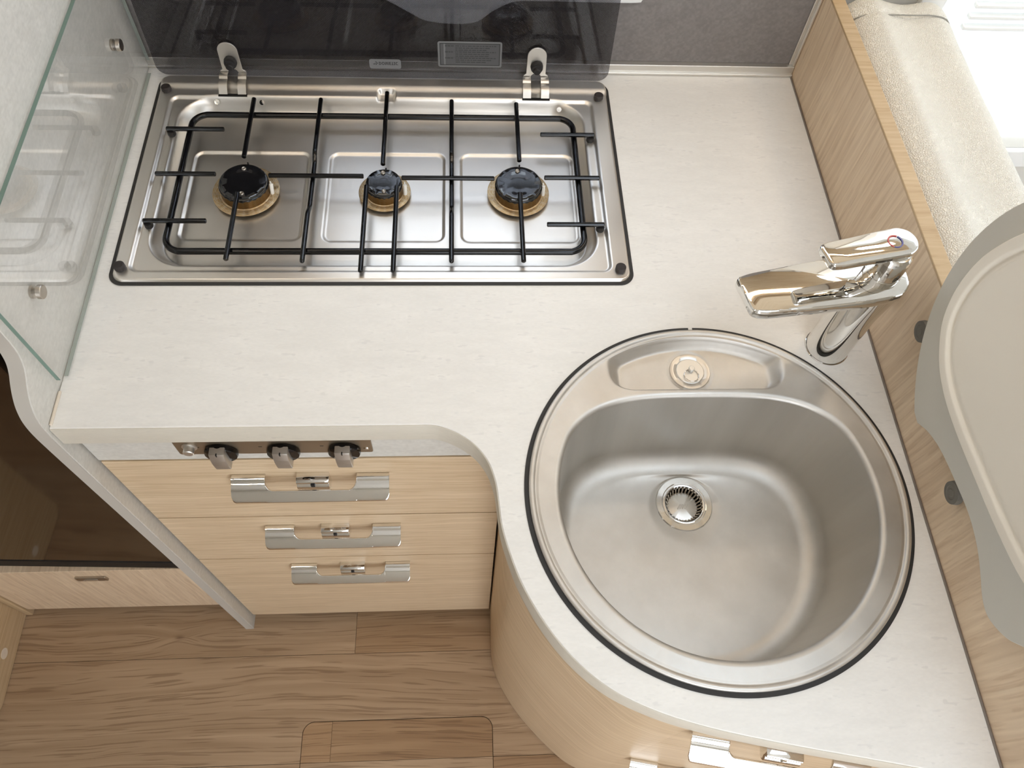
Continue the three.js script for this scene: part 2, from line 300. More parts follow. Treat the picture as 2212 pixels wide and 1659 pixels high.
{ // kitchen window: pale frame with a rounded grip bulge under it, and the blind's end bar
  const w = struct('window_1');
  const lower = [[0.2375, 1.021], [0.2335, 1.0125], [0.222, 1.0087], [0.14, 1.0085], [0.09, 1.0085], [0.0733, 1.0078], [0.0614, 1.0047], [0.041, 0.993], [0.0201, 0.9769], [-0.0102, 0.9732], [-0.0463, 0.9773], [-0.0697, 0.990], [-0.0978, 1.0064], [-0.112, 1.0083], [-0.17, 1.0085], [-0.243, 1.0087], [-0.254, 1.0125], [-0.2585, 1.021]];
  const edge = new THREE.SplineCurve(lower.map(([x, y]) => new THREE.Vector2(x, y))).getPoints(120).map((v) => [v.x, v.y]);
  const s = poly([...edge, [-0.2585, 1.49], [0.2375, 1.49]]); s.holes.push(roundRect(KW[0] + 0.004, KW[1] - 0.004, KW[2] + 0.004, KW[3] - 0.004, 0.028, new THREE.Path()));
  part(w, 'window_frame', extr(s, 0.007, 0.0015).translate(0, 0, ZB), M.frame);
  part(w, 'blind_bar', box(KW[0] + 0.003, KW[1] - 0.003, 1.155, 1.172, -0.957, -0.945, 0.003), M.white);
  part(w, 'pane', box(KW[0] - 0.002, KW[1] + 0.002, KW[2] - 0.002, KW[3] + 0.002, -0.972, -0.969, 0), M.pane);
}
{ // dinette window with pleats low down and an added sheet dimming its daylight
  const w = struct('window_2');
  const s = roundRect(DW[0] - 0.035, DW[1] + 0.035, DW[2] - 0.035, DW[3] + 0.035, 0.05); s.holes.push(roundRect(...DW, 0.03, new THREE.Path()));
  part(w, 'window_frame', extr(s, 0.01, 0.002).translate(0, 0, -0.94), M.white);
  part(w, 'pane', box(DW[0], DW[1], DW[2], DW[3], -0.972, -0.969, 0), M.pane);
  part(w, 'added_dim_sheet', box(DW[0] + 0.003, DW[1] - 0.003, DW[2] + 0.003, DW[3] - 0.003, -0.9665, -0.9655, 0), M.dimBlind);  // translucent sheet added over the whole opening to cut light on the seat
  for (let i = 0; i < 4; i++) part(w, 'blind_slat', box(0.70, DW[1] - 0.02, 0.958 + i * 0.017, 0.9645 + i * 0.017, -0.962, -0.952, 0.002), M.white);
}
{ const w = struct('door_1'); const s = roundRect(FD[0] - 0.035, FD[1] + 0.035, FD[2] - 0.035, FD[3] + 0.035, 0.05); s.holes.push(roundRect(...FD, 0.03, new THREE.Path()));
  part(w, 'door_frame', extr(s, 0.01, 0.002).translate(0, 0, 1.145), M.white); }
{ const w = struct('window_4'); part(w, 'pane', box(2.36, 2.364, CW[2], CW[3], CW[0], CW[1], 0), M.pane); }
// dark grey splash panel behind the worktop, with the window cut out
{
  const s = poly([[-0.446, 0.86], [0.4705, 0.86], [0.4705, 1.50], [-0.446, 1.50]]); s.holes.push(roundRect(KW[0], KW[1], KW[2], KW[3], 0.03, new THREE.Path()));
  single('splashback', 'dark grey splash panel on the back wall behind the hob lid', 'splashback', boxUV(extr(s, 0.0068).translate(0, 0, -0.9388)), M.splash);
}
struct('trim_1', merge([box(-0.4262, 0.4702, 0.9005, 0.9155, ZB, -0.9235, 0.001), box(-0.4262, 0.4702, 0.9005, 0.9045, ZB, -0.9205, 0.001)]), M.alu);
struct('trim_2', merge([box(0.4625, 0.4702, 0.9155, 1.49, ZB, -0.9285, 0.001), box(0.4668, 0.4702, 0.9155, 1.49, -0.9285, -0.9245, 0.001)]), M.alu);
// ================================================================ LEFT SIDE
{ // tall grey side panel with the S-curved front edge
  const t = thing('side_panel', 'tall light grey panel with a curved front edge left of the worktop', 'panel');
  const curve = [[-0.369, 0], [-0.369, 0.45], [-0.369, 0.86], [-0.3695, 0.893], [-0.3708, 0.9098], [-0.3735, 0.9238], [-0.3792, 0.9377], [-0.3862, 0.9477], [-0.3945, 0.9564], [-0.403, 0.9639], [-0.4093, 0.9723], [-0.4133, 0.9843], [-0.415, 0.9966], [-0.4155, 1.0081], [-0.416, 1.03], [-0.417, 1.10], [-0.417, 2.04]];
  const c = new THREE.CatmullRomCurve3(curve.map(([z, y]) => new THREE.Vector3(z, y, 0)), false, 'centripetal').getPoints(220).map((v) => [v.x, v.y]);
  const g = boxUV(side(poly(ZY([...c, [-0.932, 2.04], [-0.932, 0]])), -0.4425, -0.4262, 0.0012));
  part(t, 'board', g, M.grey);
  // edge band following the curve
  part(t, 'edge_band', gridGeo(1, c.length - 1, (u, v) => { const [z, y] = c[Math.round(v * (c.length - 1))]; return [lerp(-0.4418, -0.4268, u), y, z + 0.0004]; }), M.greyEdge, 'greyish front edge band');
}
{ // glass splash guard on standoffs
  const t = thing('glass_guard', 'clear glass splash guard with green edges on the left panel', 'splash guard');
  const z0 = -0.9195, z1 = -0.4235, y0 = 0.9025, y1 = 1.084, x0 = -0.4234, x1 = -0.4194, r = 0.012;
  const sh = (o) => roundRect(-z1 + o, -z0 - o, y0 + o, y1 - o, [r, r, r, r]);
  part(t, 'pane', side(sh(0.0006), x0 + 0.0003, x1 - 0.0003), M.glass);
  part(t, 'glass_edge', merge([box(x0, x1, y0 + r, y1 - r, z1 - 0.0006, z1, 0), box(x0, x1, y1 - 0.0006, y1, z0 + r, z1 - r, 0)]), M.glassEdge, 'polished green edge');
  part(t, 'glass_edge', merge([box(x0, x1, y0, y0 + 0.0006, z0 + r, z1 - r, 0), box(x0, x1, y0 + r, y1 - r, z0, z0 + 0.0006, 0)]), M.glassEdgePale, 'pale lower and rear edge');
  for (const [z, y] of [[-0.8510, 0.9905], [-0.4795, 0.9930]]) {
    const st = part(t, 'standoff', cyl(0.0066, 0.0066, [-0.4262, y, z], [x0, y, z], 32), M.satin);
    part(st, 'standoff_cap', lathe([[0, 0], [0.0072, 0], [0.0072, 0.0042], [0.0067, 0.0048], [0, 0.0048]], 40).rotateZ(-Math.PI / 2).translate(x1, y, z), M.satin);
  }
}
{ // fridge with brown mirror front, wooden drawer below it
  const t = thing('fridge', 'dark brown glossy fridge door left of the grey panel', 'fridge', [-0.462, 0, -0.4105], -0.035);
  part(t, 'door', box(-0.398, 0.012, 0.317, 1.35, -0.03, 0, 0.004), M.fridge);
  part(t, 'lower_trim', box(-0.398, 0.012, 0.283, 0.315, -0.032, 0.0005, 0.002), M.dark, 'black strip along the bottom of the door');
  part(t, 'housing', box(-0.39, -0.004, 0.283, 1.36, -0.36, -0.034, 0.002), M.dark);
  const d = thing('plinth_drawer', 'low oak drawer front under the fridge with a small latch', 'drawer');
  part(d, 'drawer_front', box(-0.862, -0.4435, 0.032, 0.279, -0.428, -0.4105, 0.0012, true), M.oakV);
  part(d, 'drawer_box', box(-0.85, -0.447, 0.04, 0.27, -0.80, -0.4285, 0), M.oakEdge);
  const l = part(d, 'latch', box(-0.681, -0.6285, 0.232, 0.25, -0.411, -0.4065, 0.0015), M.satin, 'small satin metal latch');
  part(l, 'latch_button', box(-0.667, -0.6435, 0.2385, 0.2435, -0.4068, -0.4050, 0.001), M.chrome);
}
{ // wardrobe side at the far left
  const t = thing('wardrobe_side', 'pale wooden cabinet side at the lower left corner of the floor', 'cabinet');
  const s = poly(ZY([[-0.2155 - 0.03, 0.002], ...Array.from({ length: 9 }, (_, i) => { const a = -Math.PI / 2 + i / 8 * Math.PI / 2; return [-0.2455 + 0.03 * Math.cos(a), 0.032 + 0.03 * Math.sin(a)]; }), [-0.2155, 0.9], [-0.4095, 0.9], [-0.4095, 0.002]]));
  const b = part(t, 'board', boxUV(side(s, -0.897, -0.877, 0.0012)), M.oakEdge);
  part(b, 'screw_cap', lathe([[0, 0], [0.0105, 0], [0.0105, 0.0008], [0, 0.0012]], 32).rotateZ(-Math.PI / 2).translate(-0.877, 0.045, -0.325), M.seal);
  const p = thing('corner_post', 'narrow oak corner post beside the fridge drawer', 'post');
  part(p, 'post', box(-0.8765, -0.8635, 0.002, 1.36, -0.428, -0.4065, 0.002, true), M.oakEdge);
}

// ================================================================ WORKTOP
const front = [[-0.05, -0.375], [-0.0323, -0.3745], [-0.018, -0.370], [-0.0055, -0.3635], [0.011, -0.3504], [0.0235, -0.3325], [0.0312, -0.3085], [0.0336, -0.2876], [0.0362, -0.262], [0.0425, -0.2365], [0.0525, -0.2069], [0.0711, -0.1706], [0.0978, -0.1347], [0.1299, -0.1069], [0.1701, -0.0866], [0.2132, -0.0724], [0.2713, -0.0585], [0.3614, -0.0403], [0.470, -0.0185]];
const frontC = smooth2(front, 150, false);
const offsetPath = (pts, d) => pts.map(([x, z], i) => { const a = pts[Math.max(0, i - 1)], b = pts[Math.min(pts.length - 1, i + 1)], tx = b[0] - a[0], tz = b[1] - a[1], L = Math.hypot(tx, tz); return [x - tz / L * -d, z + tx / L * -d]; });   // d > 0 moves towards the wall
const SINK = [0.2594, -0.2943], HOB = [-0.4025, 0.199, -0.9005, -0.559];
{
  const t = thing('worktop', 'cream stone-look kitchen worktop curving round the sink', 'worktop');
  const s = poly(XZ([[-0.4258, -0.375], ...frontC, [0.470, -0.929], [-0.4258, -0.929]]));
  s.holes.push(new THREE.Path().absarc(SINK[0], -SINK[1], 0.189, 0, Math.PI * 2));
  s.holes.push(roundRect(HOB[0] + 0.008, HOB[1] - 0.008, -HOB[3] + 0.006, -HOB[2] - 0.008, 0.01, new THREE.Path()));
  part(t, 'slab', boxUV(plan(s, 0.865, 0.900, 0.0008, 2, 96)), M.counter);
  const path = [[-0.4255, -0.375], [-0.3, -0.375], [-0.15, -0.375], ...frontC], o1 = offsetPath(path, -0.0012);
  const prof = [[0, 0.8655], [1, 0.8655], [1.0, 0.8980], [0.75, 0.8988], [0, 0.8990]];
  part(t, 'edge_band', toCreasedNormals(gridGeo(path.length - 1, prof.length - 1, (u, v) => { const i = Math.round(u * (path.length - 1)), [k, y] = prof[Math.round(v * (prof.length - 1))]; return [lerp(path[i][0], o1[i][0], k), y, lerp(path[i][1], o1[i][1], k)]; }, false, (p) => [p[0], p[1]]), 0.6), M.counterEdge, 'narrow front edge band');
  part(t, 'sealing_strip', rod(0.0016, [-0.4244, 0.9010, -0.418], [-0.4244, 0.9010, -0.378]), M.seal, 'short pale sealing cord at the left end');
  part(t, 'sealing_strip', box(0.4680, 0.4704, 0.8990, 0.9012, -0.922, -0.02, 0.0006), M.sealDark, 'thin grey joint along the oak panel');
}

// ================================================================ HOB
const BURNERS = [[-0.272, 0.0413, 0.0292], [-0.0991, 0.0328, 0.0221], [0.0708, 0.0396, 0.0287]], BZ = -0.7112;
const rrIn = (x, z, x0, x1, z0, z1, r) => { const cx = (x0 + x1) / 2, cz = (z0 + z1) / 2, qx = Math.abs(x - cx) - (x1 - x0) / 2 + r, qz = Math.abs(z - cz) - (z1 - z0) / 2 + r; return -(Math.min(Math.max(qx, qz), 0) + Math.hypot(Math.max(qx, 0), Math.max(qz, 0)) - r); };   // >0 inside
{
  const t = thing('gas_hob', 'three-burner stainless steel gas hob with its tinted glass lid raised', 'hob');
  const PADS = [[-0.3468, -0.1968, -0.7835, -0.6332], [-0.1738, -0.0220, -0.7828, -0.6316], [-0.0042, 0.1466, -0.7825, -0.6306]];
  const height = (x, z) => {
    let h = 0.9045 + 0.0034 * ss((-0.8740 - z) / 0.0105);
    h -= 0.0045 * ss((0.0022 - rrIn(x, z, ...HOB, 0.014)) / 0.0022);
    h -= 0.0034 * ss(rrIn(x, z, -0.3858, 0.1778, -0.8640, -0.5715, 0.012) / 0.0045);
    h -= 0.0165 * ss(rrIn(x, z, -0.3722, 0.1652, -0.8665, -0.5815, 0.046) / 0.015);
    for (const p of PADS) h -= 0.0024 * ss(rrIn(x, z, ...p, 0.013) / 0.0045);
    const nz = rrIn(x, z, -0.1150, -0.0885, -0.8800, -0.8520, 0.006); if (nz > 0 && z < -0.850) h = Math.min(h, lerp(h, 0.8990, ss(nz / 0.005)));
    return h;
  };
  const nx = 482, nz = 273, [X0, X1, Z0, Z1] = HOB;
  const g = gridGeo(nx, nz, (u, v) => {
    let x = lerp(X0, X1, u), z = lerp(Z0, Z1, v); const d = rrIn(x, z, ...HOB, 0.014);
    if (d < 0) { const cx = x < 0 ? X0 + 0.014 : X1 - 0.014, cz = z < -0.73 ? Z0 + 0.014 : Z1 - 0.014, L = Math.hypot(x - cx, z - cz); x = cx + (x - cx) / L * 0.014; z = cz + (z - cz) / L * 0.014; }
    return [x, height(x, z), z];
  });
  part(t, 'hob_pan', g, M.steel);
  const gs = roundRect(HOB[0] - 0.0034, HOB[1] + 0.0034, -HOB[3] - 0.0038, -HOB[2] + 0.002, 0.017), gh = roundRect(HOB[0] + 0.005, HOB[1] - 0.005, -HOB[3] + 0.005, -HOB[2] - 0.005, 0.01, new THREE.Path()); gs.holes.push(gh);
  part(t, 'gasket', plan(gs, 0.9, 0.9014, 0.0003), M.gasket, 'black rubber seal under the rim');
  for (const [x, z] of [[-0.3914, -0.872], [0.1861, -0.867], [-0.3927, -0.5765], [0.1861, -0.5742]])
    part(t, 'bumper', lathe([[0, 0.0085], [0.0050, 0.0085], [0.0062, 0.0075], [0.0064, 0.003], [0.0055, 0.0015], [0.0055, 0], [0, 0]].reverse(), 32).translate(x, 0.9035, z), M.bumper, 'round black rubber bumper');
  for (const [x, z] of [[-0.3262, -0.8585], [0.1318, -0.8520], [-0.2672, -0.8585], [0.0745, -0.852]])
    part(t, 'rivet', lathe([[0, 0.002], [0.0012, 0.0017], [0.0014, 0.0008], [0.0032, 0.0004], [0.0034, 0], [0, 0]].reverse(), 24).rotateX(0.9).translate(x, 0.8985, z), M.chrome);
  for (const [bx, rf, rc] of BURNERS) {
    const b = part(t, 'burner', merge([
      lathe([[0, -0.0012], [rf - 0.0006, -0.0012], [rf, -0.0006], [rf, 0.0002], [rf - 0.0010, 0.0006], [rc * 1.10, -0.0002], [rc * 1.06, 0.0004], [0, 0.0004]], 72, 0.5),
    ]).translate(bx, 0.888, BZ), M.brass, 'heat-tanned burner ring');
    part(b, 'burner_body', lathe([[0, 0], [rc * 1.05, 0], [rc * 1.00, 0.0120], [0, 0.0120]], 72, 0.5).translate(bx, 0.888, BZ), M.burnerBody, 'browned burner wall');
    part(b, 'burner_base', lathe([[0, 0], [rf * 0.86, 0], [rf * 0.86, 0.0062], [0, 0.0062]]).translate(bx, 0.8806, BZ), M.dark);
    // wavy flame slots under the cap
    const flame = gridGeo(96, 3, (u, v) => { const a = -u * Math.PI * 2, w = 0.00045 * Math.sin(a * 24); const r = [rc * 1.02, rc * 1.045, rc * 1.045, rc * 0.98][Math.round(v * 3)], y = [0.8995 + w * 2, 0.8995 + w * 2, 0.9010, 0.9018][Math.round(v * 3)]; return [bx + r * Math.cos(a), y, BZ + r * Math.sin(a)]; }, true);
    part(b, 'flame_ring', flame, M.enamel);
    const c = part(b, 'burner_cap', lathe([[0, -0.004], [rc, -0.004], [rc, 0.0002], [rc * 0.985, 0.0012], [rc * 0.955, 0.0017], [rc * 0.70, 0.0013], [rc * 0.62, 0.0006], [rc * 0.3, 0.00035], [0, 0.0005]], 72, 0.9).translate(bx, 0.9038, BZ), M.cap, 'glossy black burner cap');
    for (const s of [-1, 1]) part(b, 'rivet', lathe([[0, 0.0012], [0.0010, 0.0011], [0.0012, 0.0005], [0.0022, 0.0016], [0.0028, 0.0010], [0.0028, 0], [0, 0]].reverse(), 24).translate(bx + s * 0.0012, 0.9052, BZ + s * rc * 0.70), M.satin);
    part(b, 'electrode', merge([rod(0.0024, [bx + rf * 0.80, 0.887, BZ + 0.004], [bx + rf * 0.80, 0.900, BZ - 0.001], 0.0005), rod(0.0009, [bx + rf * 0.80, 0.900, BZ - 0.001], [bx + rf * 0.79, 0.9035, BZ - 0.002], 0.0002)]), M.ceramic, 'white ceramic spark electrode');
    part(b, 'sensor', rod(0.0010, [bx + 0.002, 0.887, BZ - rc * 1.10], [bx + 0.002, 0.905, BZ - rc * 1.08], 0.0003), M.dark);
  }
  // raised lid of dotted tinted glass
  const tilt = 0.060, LH = 0.335, lid = new THREE.Group(); lid.name = 'lid'; lid.position.set(0, 0.909, -0.8975); lid.rotation.x = -Math.atan(tilt); lid.userData.label = 'raised dark glass lid with a fine dot print'; t.add(lid);
  part(lid, 'lid_glass', boxUV(extr(roundRect(-0.4055, 0.2008, 0, LH, 0.014), 0.004, 0.0006).translate(0, 0, -0.004)), M.lid);
  const sticker = (x0, x1, y0, y1, tex, label) => { const gg = extr(roundRect(x0, x1, y0, y1, 0.003), 0.00035); const uv = gg.attributes.uv, p = gg.attributes.position; for (let i = 0; i < uv.count; i++) uv.setXY(i, (p.getX(i) - x0) / (x1 - x0), (p.getY(i) - y0) / (y1 - y0)); part(lid, 'sticker', gg.translate(0, 0, 0.0001), phys({ map: tex, roughness: 0.45 }), label); };
  // printed on the far side of the glass: seen from here the letters stand upside down
  sticker(-0.1233, -0.0814, 0.0148, 0.0290, canvasTex(420, 142, (c, w, h) => { c.fillStyle = '#6e6e6f'; c.fillRect(0, 0, w, h); c.translate(0, h); c.scale(1, -1); c.fillStyle = '#161616'; c.font = 'bold 62px sans-serif'; c.textBaseline = 'middle'; c.fillText('DOMETIC', 122, h * 0.56, 260); c.lineWidth = 9; c.strokeStyle = '#161616'; c.beginPath(); c.moveTo(52, h * 0.52); c.quadraticCurveTo(70, h * 0.38, 80, h * 0.60); c.moveTo(84, h * 0.40); c.lineTo(106, h * 0.58); c.lineTo(84, h * 0.76); c.stroke(); }), 'grey maker sticker with upside-down lettering');
  sticker(-0.0316, 0.0534, 0.0190, 0.0570, canvasTex(850, 380, (c, w, h) => { const r = rng(3); c.fillStyle = '#6b6b6b'; c.fillRect(0, 0, w, h); c.fillStyle = '#161616'; c.fillRect(26, 26, w - 52, h - 52); c.fillStyle = '#4c4c4d'; c.fillRect(36, 36, w - 72, h - 72); c.fillStyle = '#6d6d6d'; c.fillRect(78, 36, 22, h - 72);
    c.fillStyle = '#2e2e2f'; for (let row = 0; row < 9; row++) { const y = 58 + row * 30; let x = 232; while (x < w - 90 - (row % 3) * 70) { const L = 14 + r() * 52; c.fillRect(x, y, Math.min(L, w - 80 - x), 13); x += L + 10; } if (row % 3 === 0) { x = 96; while (x < 200) { const L = 12 + r() * 30; c.fillRect(x, y, L, 14); x += L + 8; } } } c.strokeStyle = '#3c3c3d'; c.lineWidth = 3; for (const y of [140, 235]) { c.beginPath(); c.moveTo(90, y); c.lineTo(w - 190, y); c.stroke(); } }), 'framed grey safety label with small print');
  // spring hinges
  for (const hx of [-0.3048, 0.1005]) {
    const strap = (x0, x1, pts, th = 0.0014) => { const c = new THREE.CatmullRomCurve3(pts.map(([z, y]) => new THREE.Vector3(z, y, 0)), false, 'centripetal').getPoints(40); const up = c.map((p, i) => { const a = c[Math.max(0, i - 1)], b = c[Math.min(c.length - 1, i + 1)], tx = b.x - a.x, ty = b.y - a.y, L = Math.hypot(tx, ty); return [p.x - ty / L * th, p.y + tx / L * th]; }); return side(poly(ZY([...c.map((p) => [p.x, p.y]), ...up.reverse()])), x0, x1); };
    const arm = [[-0.8925, 0.9165], [-0.8880, 0.9160], [-0.8840, 0.9135], [-0.8800, 0.9140], [-0.8750, 0.9125], [-0.8700, 0.9085], [-0.8665, 0.9045]];
    const tongue = extr((() => { const s = new THREE.Shape(); s.moveTo(-0.0172, 0); s.lineTo(-0.0165, 0.004); s.lineTo(-0.0132, 0.0065); s.lineTo(-0.0128, 0.033); s.absarc(0, 0.033, 0.0128, Math.PI, 0, true); s.lineTo(0.0132, 0.0065); s.lineTo(0.0165, 0.004); s.lineTo(0.0172, 0); s.lineTo(0.007, 0); s.absarc(0, 0, 0.007, 0, Math.PI, false); s.closePath(); return s; })(), 0.0016, 0.0003).rotateX(-Math.atan(tilt)).translate(hx, 0.9155, -0.8955);
    const hg = part(t, 'hinge', merge([tongue, strap(hx - 0.0178, hx - 0.0068, arm), strap(hx + 0.0068, hx + 0.0178, arm)]), M.brushed, 'sprung metal lid hinge');
    part(hg, 'hinge_slot', box(hx - 0.0188, hx + 0.0188, 0.9035, 0.9049, -0.8675, -0.8628, 0.0005), M.dark);
    part(hg, 'hinge_knob', lathe([[0, 0.0125], [0.0030, 0.0125], [0.0038, 0.0115], [0.0040, 0.0075], [0.0056, 0.0068], [0.0060, 0.0045], [0.0066, 0.0042], [0.0070, 0], [0, 0]].reverse(), 32).scale(1.22, 1, 1.22).rotateX(Math.PI / 2).translate(hx + 0.0004, 0.9335, -0.8945), M.rubber, 'stepped black rubber knob');
  }
}
{ // pan support lying in the hob
  const t = thing('pan_support', 'black enamelled wire pan support lying across the three burners', 'pan support');
  const Y = 0.9108, FY = 0.9033, r = 0.0030;
  const fr = [-0.3500, 0.1470, -0.8290, -0.6027], cr = 0.020, pts = [];
  const corner = (cx, cz, a0) => { for (let i = 0; i <= 6; i++) { const a = a0 + i / 6 * Math.PI / 2; pts.push([cx + cr * Math.cos(a), FY, cz + cr * Math.sin(a)]); } };
  const line = (a, b) => { for (let i = 1; i < 12; i++) pts.push([lerp(a[0], b[0], i / 12), FY, lerp(a[1], b[1], i / 12)]); };
  corner(fr[1] - cr, fr[3] - cr, 0); line([fr[1] - cr, fr[3]], [fr[0] + cr, fr[3]]); corner(fr[0] + cr, fr[3] - cr, Math.PI / 2); line([fr[0], fr[3] - cr], [fr[0], fr[2] + cr]); corner(fr[0] + cr, fr[2] + cr, Math.PI); line([fr[0] + cr, fr[2]], [fr[1] - cr, fr[2]]); corner(fr[1] - cr, fr[2] + cr, Math.PI * 1.5); line([fr[1], fr[2] + cr], [fr[1], fr[3] - cr]);
  part(t, 'frame', tube(pts, 0.0040, true, 500, 14), M.enamel);
  for (const [x0, x1, z] of [[-0.3772, -0.3045, -0.7945], [-0.3772, -0.3042, -0.7173], [-0.3780, -0.3045, -0.6422], [-0.2400, -0.1233, -0.7155], [-0.0764, 0.0397, -0.7132], [0.1017, 0.1734, -0.7910], [0.1027, 0.1733, -0.7151], [0.1017, 0.1724, -0.6388]]) part(t, 'finger', rod(r, [x0, Y, z], [x1, Y, z], 0.0009), M.enamel);
  for (const [x, z0, z1] of [[-0.2738, -0.852, -0.7457], [-0.1003, -0.867, -0.735], [0.0723, -0.849, -0.743], [-0.2740, -0.687, -0.584], [-0.1190, -0.700, -0.567], [-0.0816, -0.6994, -0.567], [0.0709, -0.6895, -0.5817]]) part(t, 'finger', rod(r, [x, Y, z0], [x, Y, z1], 0.0009), M.enamel);
  for (const x of [-0.1868, -0.0140]) { const dip = (z) => Y - 0.0062 * ss((z + 0.758) / 0.018) * ss((-0.652 - z) / 0.020), p = []; for (let i = 0; i <= 60; i++) { const z = lerp(-0.851, -0.583, i / 60); p.push([x, dip(z), z]); } part(t, 'finger', merge([tube(p, r, false, 120, 14), new THREE.SphereGeometry(r, 14, 8).translate(...p[0]), new THREE.SphereGeometry(r, 14, 8).translate(...p[60])]), M.enamel, 'full-length finger dipping under the cross bar'); }
  for (const [x, z] of [[-0.3725, -0.7945], [-0.3735, -0.6422], [0.1685, -0.7910], [0.1680, -0.6388]]) part(t, 'foot', lathe([[0, 0], [0.0048, 0], [0.0052, 0.001], [0.0050, 0.0068], [0, 0.0074]], 24).translate(x, 0.9010, z), M.rubber, 'rubber foot');
}

// ================================================================ SINK
{
  const t = thing('sink', 'round stainless steel sink with a D-shaped bowl set in the worktop', 'sink');
  const [cx, cz] = SINK, C0 = [0.2594, -0.300], N = 480;
  const bowlSdf = (x, z) => smax(Math.hypot(x - 0.2594, z + 0.2905) - 0.1635, -0.4038 - z, 0.055);
  const rayTo = (f, th) => { let a = 0, b = 0.3; for (let i = 0; i < 40; i++) { const m = (a + b) / 2; f(C0[0] + m * Math.cos(th), C0[1] + m * Math.sin(th)) > 0 ? b = m : a = m; } return a; };
  const circ = (R) => (x, z) => Math.hypot(x - cx, z - cz) - R;
  const inset = (d) => (x, z) => bowlSdf(x, z) + d;
  const drain = [0.2645, -0.3355];
  const ths = Array.from({ length: N + 1 }, (_, i) => -i / N * Math.PI * 2);
  const ring = (f) => ths.map((th) => { const r = rayTo(f, th); return [C0[0] + r * Math.cos(th), C0[1] + r * Math.sin(th)]; });
  const rings = [];                      // [points, y or function]
  for (const [R, y] of [[0.1950, 0.9009], [0.1953, 0.9030], [0.1949, 0.9046], [0.1940, 0.9055], [0.1925, 0.9059], [0.1910, 0.9055], [0.1899, 0.9046], [0.1892, 0.9036], [0.1886, 0.9032], [0.1878, 0.9032], [0.1868, 0.9036], [0.1855, 0.9040]]) rings.push([ring(circ(R)), y]);
  const outer = ring(circ(0.1855)), lip = ring(inset(-0.006)), K = 52;
  const tray = (x, z) => { const dc = 0.1885 - Math.hypot(x - cx, z - cz), dr = rrIn(x, z, 0.1560, 0.3590, -0.56, -0.4116, 0.030); const d = smin(dc * 1.5, dr, 0.008), w = 0.0065 + 0.0115 * ss((-0.4170 - z) / 0.024); const plug = Math.hypot(x - 0.2545, z + 0.4432), q = ss(d / w); return -0.0150 * q - 0.0012 * ss((0.027 - plug) / 0.003) * q; };
  for (let k = 1; k <= K; k++) rings.push([outer.map((p, i) => [lerp(p[0], lip[i][0], k / K), lerp(p[1], lip[i][1], k / K)]), (x, z) => 0.9040 + tray(x, z)]);
  for (let k = 1; k <= 8; k++) { const a = k / 8 * 1.38; rings.push([ring(inset(-0.006 + 0.0062 * Math.sin(a))), 0.9040 - 0.0062 * (1 - Math.cos(a))]); }
  for (let k = 1; k <= 14; k++) rings.push([ring(inset(0.0002 + 0.0065 * k / 14)), lerp(0.8990, 0.783, k / 14)]);
  const fr = 0.0245; for (let k = 1; k <= 18; k++) { const a = 0.06 + k / 18 * (Math.PI / 2 - 0.06); rings.push([ring(inset(0.0067 + fr * (Math.cos(0.06) - Math.cos(a)))), 0.783 - fr * (Math.sin(a) - Math.sin(0.06)) * 1.0]); }
  const yF = rings[rings.length - 1][1], last = rings[rings.length - 1][0];
  const dr = ths.map((th) => [drain[0] + 0.0345 * Math.cos(th), drain[1] + 0.0345 * Math.sin(th)]);
  for (let k = 1; k <= 26; k++) { const s = k / 26; rings.push([last.map((p, i) => [lerp(p[0], dr[i][0], s), lerp(p[1], dr[i][1], s)]), yF - 0.0035 * ss(s) - 0.002 * ss((s - 0.9) / 0.1)]); }
  for (const [R, y] of [[0.0315, yF - 0.0062], [0.0228, yF - 0.0066]]) rings.push([ths.map((th) => [drain[0] + R * Math.cos(th), drain[1] + R * Math.sin(th)]), y]);
  const g = gridGeo(N, rings.length - 1, (u, v) => { const [p, y] = rings[Math.round(v * (rings.length - 1))], q = p[Math.round(u * N)]; return [q[0], typeof y === 'function' ? y(q[0], q[1]) : y, q[1]]; }, true);
  part(t, 'basin', g, M.sink);
  { const s = new THREE.Shape().absarc(cx, -cz, 0.1998, Math.PI * 0.5 - 0.012, Math.PI * 0.5 + 0.012 - Math.PI * 2, true); s.absarc(cx, -cz, 0.190, Math.PI * 0.5 + 0.012 - Math.PI * 2, Math.PI * 0.5 - 0.012, false); s.closePath();
    part(t, 'gasket', plan(s, 0.9, 0.9013, 0.0003, 2, 160), M.gasket, 'black rubber seal with its joint at the back'); }
  // basket strainer
  const dy = yF - 0.0045, d = part(t, 'drain_flange', lathe([[0.0218, -0.004], [0.0228, -0.0004], [0.0240, 0.0000], [0.0250, -0.0004], [0.0262, -0.0004], [0.0272, 0.0004], [0.0335, 0.0003], [0.0350, -0.0014], [0.0350, -0.004]].reverse(), 96).translate(drain[0], dy, drain[1]), M.chromeSoft, 'polished drain ring');
  part(d, 'drain_well', lathe([[0, -0.090], [0.0200, -0.090], [0.0205, -0.018], [0.0236, -0.0012]], 64).translate(drain[0], dy, drain[1]), M.satin);
  const ribs = []; for (let i = 0; i < 30; i++) { const a = i / 30 * Math.PI * 2; ribs.push(tube([[0.0226, -0.0008, 0], [0.0217, -0.0022, 0], [0.0206, -0.0060, 0], [0.0182, -0.0098, 0]], 0.00125, false, 14, 8).rotateY(a)); }
  part(d, 'strainer_ribs', merge(ribs).translate(drain[0], dy, drain[1]), M.satin);
  const logo = [-0.0045, -0.0015, 0.0015, 0.0045].map((x) => new RoundedBoxGeometry(0.0014, 0.0009, 0.0072, 2, 0.0004).rotateY(-0.62).translate(x, -0.0084, 0.0003));
